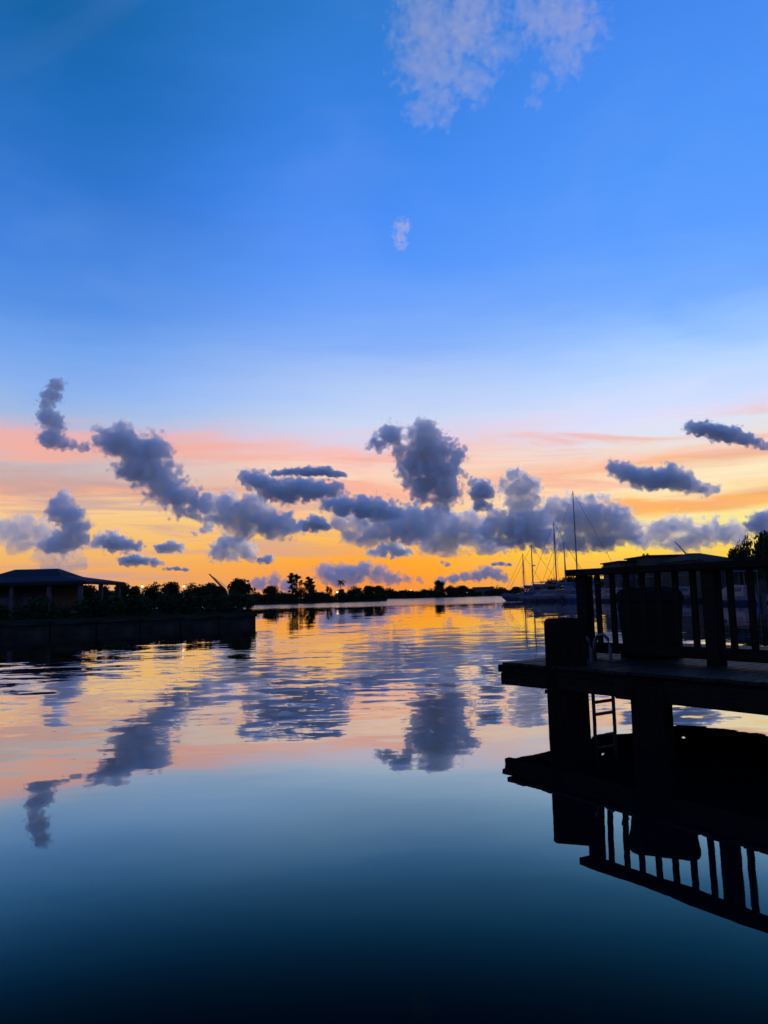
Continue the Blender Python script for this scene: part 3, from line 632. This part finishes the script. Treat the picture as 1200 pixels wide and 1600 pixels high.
# the railing
RO = Vector((2.61, 9.86, DZ)); RDIR = Vector((0.562, -0.827, 0)).normalized(); RA = math.atan2(RDIR.y, RDIR.x)
rail = tag(empty('railing', RO, RA), 'dark timber railing with upright slats along the dock', 'railing')
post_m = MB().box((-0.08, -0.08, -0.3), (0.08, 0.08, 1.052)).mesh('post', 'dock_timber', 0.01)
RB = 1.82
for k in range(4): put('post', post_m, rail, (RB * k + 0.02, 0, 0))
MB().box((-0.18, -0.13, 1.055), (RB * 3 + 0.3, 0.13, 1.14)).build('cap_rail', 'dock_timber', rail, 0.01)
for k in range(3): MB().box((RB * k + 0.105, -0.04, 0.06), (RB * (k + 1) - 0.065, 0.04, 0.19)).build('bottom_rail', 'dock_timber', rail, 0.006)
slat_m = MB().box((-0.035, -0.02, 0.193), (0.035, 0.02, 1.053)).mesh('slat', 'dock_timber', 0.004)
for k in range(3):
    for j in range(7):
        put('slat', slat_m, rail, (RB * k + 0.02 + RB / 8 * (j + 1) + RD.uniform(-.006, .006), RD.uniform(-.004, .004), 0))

# the ladder down to the water with its hoop handles
lad = tag(empty('ladder', (2.42, 8.96, 0), math.radians(32)), 'metal boarding ladder with hoop handles between two piles', 'ladder')
for x in (0.0, 0.34):
    MB().tube([(x, 0, -0.75), (x, 0, 0.4), (x, 0.0, 0.9), (x, 0.03, 1.0), (x, 0.10, 1.05), (x, 0.19, 1.03), (x, 0.24, 0.95), (x, 0.25, 0.735)], 0.021, 8).build('side_rail', 'galvanised', lad, smooth=True)
for z in (-0.35, -0.1, 0.13, 0.27): MB().box((0.0, -0.03, z - 0.014), (0.34, 0.03, z + 0.014)).build('rung', 'galvanised', lad, 0.004)

# the dock box with its domed lid behind the railing
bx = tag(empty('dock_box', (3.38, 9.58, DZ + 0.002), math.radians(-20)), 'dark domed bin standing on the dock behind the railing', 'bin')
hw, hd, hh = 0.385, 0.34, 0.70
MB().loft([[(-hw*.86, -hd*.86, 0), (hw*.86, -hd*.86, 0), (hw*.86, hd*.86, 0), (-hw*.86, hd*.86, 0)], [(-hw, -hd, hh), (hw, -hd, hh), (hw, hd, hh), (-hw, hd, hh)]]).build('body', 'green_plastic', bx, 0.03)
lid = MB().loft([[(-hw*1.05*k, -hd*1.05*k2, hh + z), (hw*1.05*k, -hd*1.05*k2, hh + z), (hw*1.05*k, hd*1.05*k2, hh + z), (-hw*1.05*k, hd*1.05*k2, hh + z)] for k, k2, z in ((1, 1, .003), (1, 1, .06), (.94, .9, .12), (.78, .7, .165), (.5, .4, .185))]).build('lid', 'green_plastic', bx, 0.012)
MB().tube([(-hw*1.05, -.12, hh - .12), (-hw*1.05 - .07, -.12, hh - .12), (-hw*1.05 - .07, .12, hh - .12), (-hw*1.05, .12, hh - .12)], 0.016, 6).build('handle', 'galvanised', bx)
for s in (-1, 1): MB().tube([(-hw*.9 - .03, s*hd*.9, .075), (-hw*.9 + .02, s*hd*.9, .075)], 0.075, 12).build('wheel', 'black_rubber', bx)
# ------------------------------------------------------------------ clouds
def cloud_material(density):
    m, T, out = new_mat('cloud_vapour')
    v = T.node('ShaderNodeVolumeScatter'); v.inputs['Color'].default_value = (0.985, 0.985, 0.99, 1); v.inputs['Anisotropy'].default_value = 0.42
    v.inputs['Density'].default_value = density
    T.l.new(v.outputs[0], out.inputs['Volume'])
    return m
def cloud_mesh(balls, seed, vox, fray, lump):
    """billows swollen out of a field: nearness to the ball centres roughened by fractal noise, cut at one level"""
    tree = bpy.data.node_groups.new('cloud_field', 'GeometryNodeTree')
    tree.interface.new_socket('Geometry', in_out='OUTPUT', socket_type='NodeSocketGeometry')
    T = NT(tree); go = T.node('NodeGroupOutput')
    pos = T.node('GeometryNodeInputPosition').outputs[0]
    lo = [min(c[k] - r * 1.5 for c, r, q in balls) for k in range(3)]; hi = [max(c[k] + r * 1.5 for c, r, q in balls) for k in range(3)]
    rm = sorted(r for c, r, q in balls)[len(balls) // 2]
    off = Vector((seed * 13.7 % 97, seed * 7.3 % 89, seed * 3.1 % 83)) * rm
    sp = T.vmath('ADD', pos, tuple(off))
    n1 = T.noise(sp, 0.75 / rm, 2.0, 0.5, 0.0)
    wv = T.vmath('SCALE', T.vmath('SUBTRACT', n1.outputs['Color'], (0.5, 0.5, 0.5)), rm * 0.9)
    wp = T.vmath('ADD', pos, wv)                                             # bend the billows
    f = None
    for c, r, q in balls:
        dv = T.vmath('SUBTRACT', wp, tuple(c))
        dv = T.vmath('MULTIPLY', dv, (1 / r, 1 / r, 1 / (r * q)))
        g = T.math('MULTIPLY', T.math('SUBTRACT', 1.0, T.vmath('LENGTH', dv)), min(1.0, (r / rm) ** 0.5))
        if f is None: f = g
        else:
            n = T.node('ShaderNodeMath', operation='SMOOTH_MAX'); T.put(n.inputs[0], f); T.put(n.inputs[1], g); n.inputs[2].default_value = 0.12; f = n.outputs[0]
    # rounded billows: voronoi cells at three sizes, then fine fray
    sw = T.vmath('ADD', sp, T.vmath('SCALE', wv, 0.5))
    for sc, a in ((1.5, 0.55), (3.8, 0.34)):
        vo = T.node('ShaderNodeTexVoronoi', feature='F1'); T.put(vo.inputs['Vector'], sw); vo.inputs['Scale'].default_value = sc / rm
        f = T.math('ADD', f, T.math('MULTIPLY', T.math('SUBTRACT', 0.45, vo.outputs['Distance']), a * lump))
    n2 = T.noise(sp, 2.5 / rm, 5.0, 0.63, 0.0)
    f = T.math('ADD', f, T.math('MULTIPLY', T.math('SUBTRACT', n2.outputs[0], 0.5), fray))
    f = T.math('ADD', f, 1.0)
    vc = T.node('GeometryNodeVolumeCube')
    T.put(vc.inputs['Density'], f); vc.inputs['Background'].default_value = 0.0
    vc.inputs['Min'].default_value = lo; vc.inputs['Max'].default_value = hi
    for k, ax in enumerate('XYZ'): vc.inputs['Resolution ' + ax].default_value = max(8, min(300, int((hi[k] - lo[k]) / vox)))
    parts = []
    for level, mi in ((1.0, 0), (0.80, 1)):                                 # the body, and the thin fringe of vapour round it
        vm = T.node('GeometryNodeVolumeToMesh'); T.put(vm.inputs['Volume'], vc.outputs[0]); vm.inputs['Threshold'].default_value = level
        parts.append(vm.outputs[0])
    for k, g in enumerate(parts):
        si = T.node('GeometryNodeStoreNamedAttribute', data_type='INT', domain='POINT'); T.put(si.inputs['Geometry'], g)
        si.inputs['Name'].default_value = 'layer'; T.put(si.inputs['Value'], k); parts[k] = si.outputs[0]
    jn = T.node('GeometryNodeJoinGeometry')
    for g in parts[::-1]: T.l.new(g, jn.inputs[0])
    T.l.new(jn.outputs[0], go.inputs[0])
    tmp = bpy.data.objects.new('tmp', bpy.data.meshes.new('tmp')); C.objects.link(tmp)
    md = tmp.modifiers.new('field', 'NODES'); md.node_group = tree
    dg = bpy.context.evaluated_depsgraph_get()
    me = bpy.data.meshes.new_from_object(tmp.evaluated_get(dg), depsgraph=dg)
    bpy.data.objects.remove(tmp); bpy.data.node_groups.remove(tree)
    me.materials.clear()
    lay = [0] * len(me.vertices); me.attributes['layer'].data.foreach_get('value', lay)
    n0 = lay.count(0); out = []
    import numpy as np
    co = np.empty(len(me.vertices) * 3, np.float32); me.vertices.foreach_get('co', co); co = co.reshape(-1, 3)
    lv = np.empty(len(me.loops), np.int32); me.loops.foreach_get('vertex_index', lv)
    ls = np.empty(len(me.polygons), np.int32); me.polygons.foreach_get('loop_start', ls)
    lt = np.empty(len(me.polygons), np.int32); me.polygons.foreach_get('loop_total', lt)
    lay = np.array(lay)
    for k in (0, 1):
        vs = np.nonzero(lay == k)[0]; remap = np.full(len(lay), -1, np.int32); remap[vs] = np.arange(len(vs))
        pk = lay[lv[ls]] == k; lk = np.repeat(pk, lt)
        m = bpy.data.meshes.new('cloud'); m.vertices.add(len(vs)); m.vertices.foreach_set('co', co[vs].ravel())
        m.loops.add(int(lk.sum())); m.loops.foreach_set('vertex_index', remap[lv[lk]])
        st = np.concatenate([[0], np.cumsum(lt[pk])[:-1]]).astype(np.int32) if pk.any() else np.zeros(0, np.int32)
        m.polygons.add(int(pk.sum())); m.polygons.foreach_set('loop_start', st); m.update(calc_edges=True); out.append(m)
    bpy.data.meshes.remove(me)
    return out
def make_cloud(label, blobs, seed, thick=1.0, base=None, fray=2.9, lump=1.8, res=1.0, deep_k=0.9, group='dark cumulus clouds over the lagoon'):
    """blobs: photo x, y and radius of each billow in photo pixels; turned into metres at the cloud's own distance"""
    rnd = random.Random(seed)
    mx = sum(b[0] for b in blobs) / len(blobs); my = sum(b[1] for b in blobs) / len(blobs)
    d = view_dir(mx, my).normalized()
    D = base if base else min(max(620.0 / max(d.z, 0.01), 2600.0), 9500.0)
    cen = Vector((0, 0, EYE)) + d * D
    px = D / FOC                                                             # metres per photo pixel there
    deep = Vector((d.x, d.y, 0)).normalized()
    balls = []
    for b in blobs:
        x, y, r = b[:3]; q = b[3] if len(b) > 3 else 0.9
        dd = view_dir(x, y).normalized()
        p = Vector((0, 0, EYE)) + dd * (D / dd.dot(d)) - cen
        balls.append((p + deep * rnd.uniform(-0.4, 0.4) * r * px * deep_k, r * px, q))
    me, mf = cloud_mesh(balls, seed, px * 2.4 * res, fray, lump)
    me.name = 'cloud'
    rm = sorted(b[1] for b in balls)[len(balls) // 2]
    me.materials.append(cloud_material(thick * 3.0 / rm))
    o = bpy.data.objects.new('cloud', me); C.objects.link(o); o.location = cen
    mf.materials.append(cloud_material(thick * 0.40 / rm)); mf.name = 'fringe'
    fo = bpy.data.objects.new('fringe', mf); C.objects.link(fo); fo.parent = o
    tag(o, label, 'cloud', group)
    return o
CLOUDS = [
 ('tall double-headed slate cumulus cloud in the middle of the sky', [(662,678,23),(612,681,20),(588,693,14),(628,703,16),(671,702,32),(714,713,16),(703,704,14),(653,728,29),(688,737,30),(662,758,27),(697,766,24),(692,788,15)], {}),
 ('large slate cloud slanting down above the left shore', [(163,684,19),(185,690,27),(215,705,31),(240,700,25),(215,732,27),(247,742,30),(262,768,27),(285,780,25),(310,792,20)], {}),
 ('thin grey cloud column standing highest at the far left', [(88,603,12),(80,618,14),(74,632,12),(76,652,16),(86,662,15),(80,684,17),(98,692,11),(114,697,9),(132,699,8)], {'thick':.6}),
 ('ragged slate cloud left of centre, end of the slanting bank', [(328,788,20),(355,800,30),(392,805,31),(420,815,28),(448,822,21),(382,828,18)], {}),
 ('small round slate cloud beside the left of centre bank', [(478,821,14,.8),(492,818,17,.8),(506,822,12,.8)], {}),
 ('long slate cloud sloping down under the thin strip cloud', [(385,744,14,.8),(402,752,20,.8),(425,763,22,.8),(450,768,23,.8),(475,766,22,.8),(500,766,20,.8),(522,764,15,.8),(462,756,16,.7)], {}),
 ('thin dark strip cloud floating alone left of centre', [(432,739,9,.6),(448,738,12,.6),(463,738,12,.6),(478,736,13,.6),(493,736,13,.6),(508,737,13,.6),(524,740,11,.6),(535,742,8,.6)], {'fray':.8}),
 ('dark flat-based cloud just left of centre, above its twin', [(513,787,16,.8),(536,791,23,.8),(567,793,26,.75),(597,796,24,.75),(621,803,18,.7)], {}),
 ('broad slate cloud bank below the centre towers', [(536,816,18,.8),(567,816,24,.8),(610,812,26,.8),(649,808,25,.8),(676,806,22,.8),(556,839,20,.7),(588,834,27,.8),(623,830,30,.8),(653,829,28,.8)], {'thick':.75}),
 ('broad slate cloud at the foot of the double-headed tower', [(675,837,31,.85),(705,832,35,.85),(736,832,32,.85),(736,811,18),(757,850,23,.7),(779,857,14,.6),(697,856,22,.6)], {'thick':.7}),
 ('small flat mauve cloud hanging below the centre bank', [(585,863,11,.7),(600,860,14,.8),(618,860,15,.8),(636,863,11,.7)], {}),
 ('small upright cloud between the two centre towers', [(740,754,10),(754,766,19),(745,772,13),(750,788,12),(762,792,8)], {}),
 ('slate tower cloud left of the sailboat masts', [(805,747,18),(818,765,25),(796,764,19),(814,789,25),(827,811,27),(840,832,28),(809,828,31),(779,819,23),(764,832,18)], {}),
 ('broad slate cloud behind the tallest sailboat mast', [(866,793,18),(861,808,22),(887,787,14),(916,783,13),(926,776,8),(896,811,34),(931,809,34),(957,815,30),(976,829,21),(939,841,30,.6),(892,845,30,.55),(992,842,14,.7)], {'thick':.75}),
 ('low lumpy cloud bank above the hip-roofed building', [(1008,838,20),(1040,832,24),(1066,824,18),(1082,838,22),(1112,830,23),(1140,834,19),(1158,838,12),(1060,848,22,.6)], {'thick':.65}),
 ('small cloud cut by the right edge above the trees', [(1186,818,16),(1196,812,15),(1192,832,14)], {}),
 ('ragged horned slate cloud on the right', [(960,730,13),(975,738,17),(996,746,18),(1018,750,19),(1040,746,20),(1062,750,19),(1082,760,13),(1100,766,11),(1116,764,8),(1046,734,12)], {'fray':1.3}),
 ('dark lens-shaped cloud high at the right edge', [(1082,668,12,.75),(1100,671,15,.75),(1120,675,16,.75),(1142,681,16,.75),(1164,687,13,.75),(1184,692,9,.75),(1197,697,7,.75)], {}),
 ('knobbly slate cloud low above the pavilion', [(100,780,14),(94,797,18),(108,808,21),(116,826,21),(100,846,20),(84,852,17),(124,842,16)], {'thick':.8}),
 ('pale mauve cloud bank low at the left edge', [(8,828,24,.8),(36,830,26,.8),(66,834,24,.8),(30,848,20,.6)], {'thick':.4,'base':9000}),
 ('small cloud with a lit top right of the knobbly one', [(160,846,14,.8),(176,846,18,.8),(194,850,16,.7),(212,854,12,.6)], {}),
 ('tiny dark cloud low between the two bank lamps', [(252,857,11,.7),(266,854,13,.8),(278,855,10,.8)], {}),
 ('small flat cloud low over the first bank lamp', [(196,876,12,.6),(212,874,15,.6),(230,876,13,.6),(245,880,9,.6)], {}),
 ('ragged mauve cloud hanging under the left of centre bank', [(340,864,16),(356,852,19),(372,850,18),(388,862,15),(366,868,14,.6)], {'fray':1.35,'thick':.7}),
 ('tiny dark cloud low above the big round bank tree', [(408,875,9,.7),(420,874,10,.7)], {}),
 ('low mauve cumulus bank rising behind the spit palm', [(510,896,18),(532,900,20),(553,896,20),(570,889,17),(590,898,17),(612,903,14),(636,905,10,.7),(655,906,7,.7)], {'base':9500,'thick':.45}),
 ('low mauve cloud bank above the far shore lamps', [(690,908,10,.8),(708,904,11,.8),(726,901,11,.8),(744,900,12,.8),(760,894,12),(774,898,12),(788,902,9)], {'base':9500,'thick':.45}),
 ('faint mauve cloud low above the pavilion roof', [(70,872,18,.8),(98,868,20,.7),(120,878,18,.7),(82,888,20,.7)], {'thick':.16,'base':9500}),
 ('low mauve cloud behind the feathery trees', [(404,912,14,.8),(428,908,12,.8),(430,900,7),(450,914,14,.8)], {'base':9500,'thick':.4}),
 ('small pale cloudlet alone high in the blue', [(628,353,12),(624,368,11),(627,384,9)], {'thick':.10,'base':2600,'fray':5.0,'res':.7}),
 ('thin pale cloud sheet at the top, left lobe', [(672,55,42),(727,44,44),(738,11,34),(653,99,30),(690,95,36),(763,88,23),(789,79,17),(807,68,12),(738,117,28),(741,143,18),(690,150,22),(664,169,22),(690,183,16),(660,20,34)], {'thick':.07,'base':2600,'fray':5.0,'lump':2.6,'res':1.2}),
 ('thin pale cloud wisp at the top, right lobe', [(844,37,27),(866,11,34),(895,37,30),(917,55,23),(930,66,12),(884,73,25),(884,103,18),(851,125,12),(837,158,10),(825,20,24)], {'thick':.07,'base':2600,'fray':5.0,'lump':2.6,'res':1.2}),
 ('small dark sliver of cloud low beside the leftmost mast', [(772,882,6,.5),(783,881,8,.5),(795,882,6,.5)], {'thick':.8}),
 ('tiny cloud fleck low over the tall narrow far tree', [(692,879,5,.7),(699,882,6,.7)], {'thick':.7}),
 ('tiny cloud fleck low beside the crane boom', [(262,889,8,.4),(276,888,9,.4),(290,890,7,.4)], {'thick':.7}),
 ('ragged mauve scrap under the slanting left cloud', [(318,828,8,.8),(326,823,9,.8),(305,834,6,.7)], {'thick':.6}),
]
for i, (lab, bl, kw) in enumerate(CLOUDS):
    make_cloud(lab, bl, 100 + i, **kw)
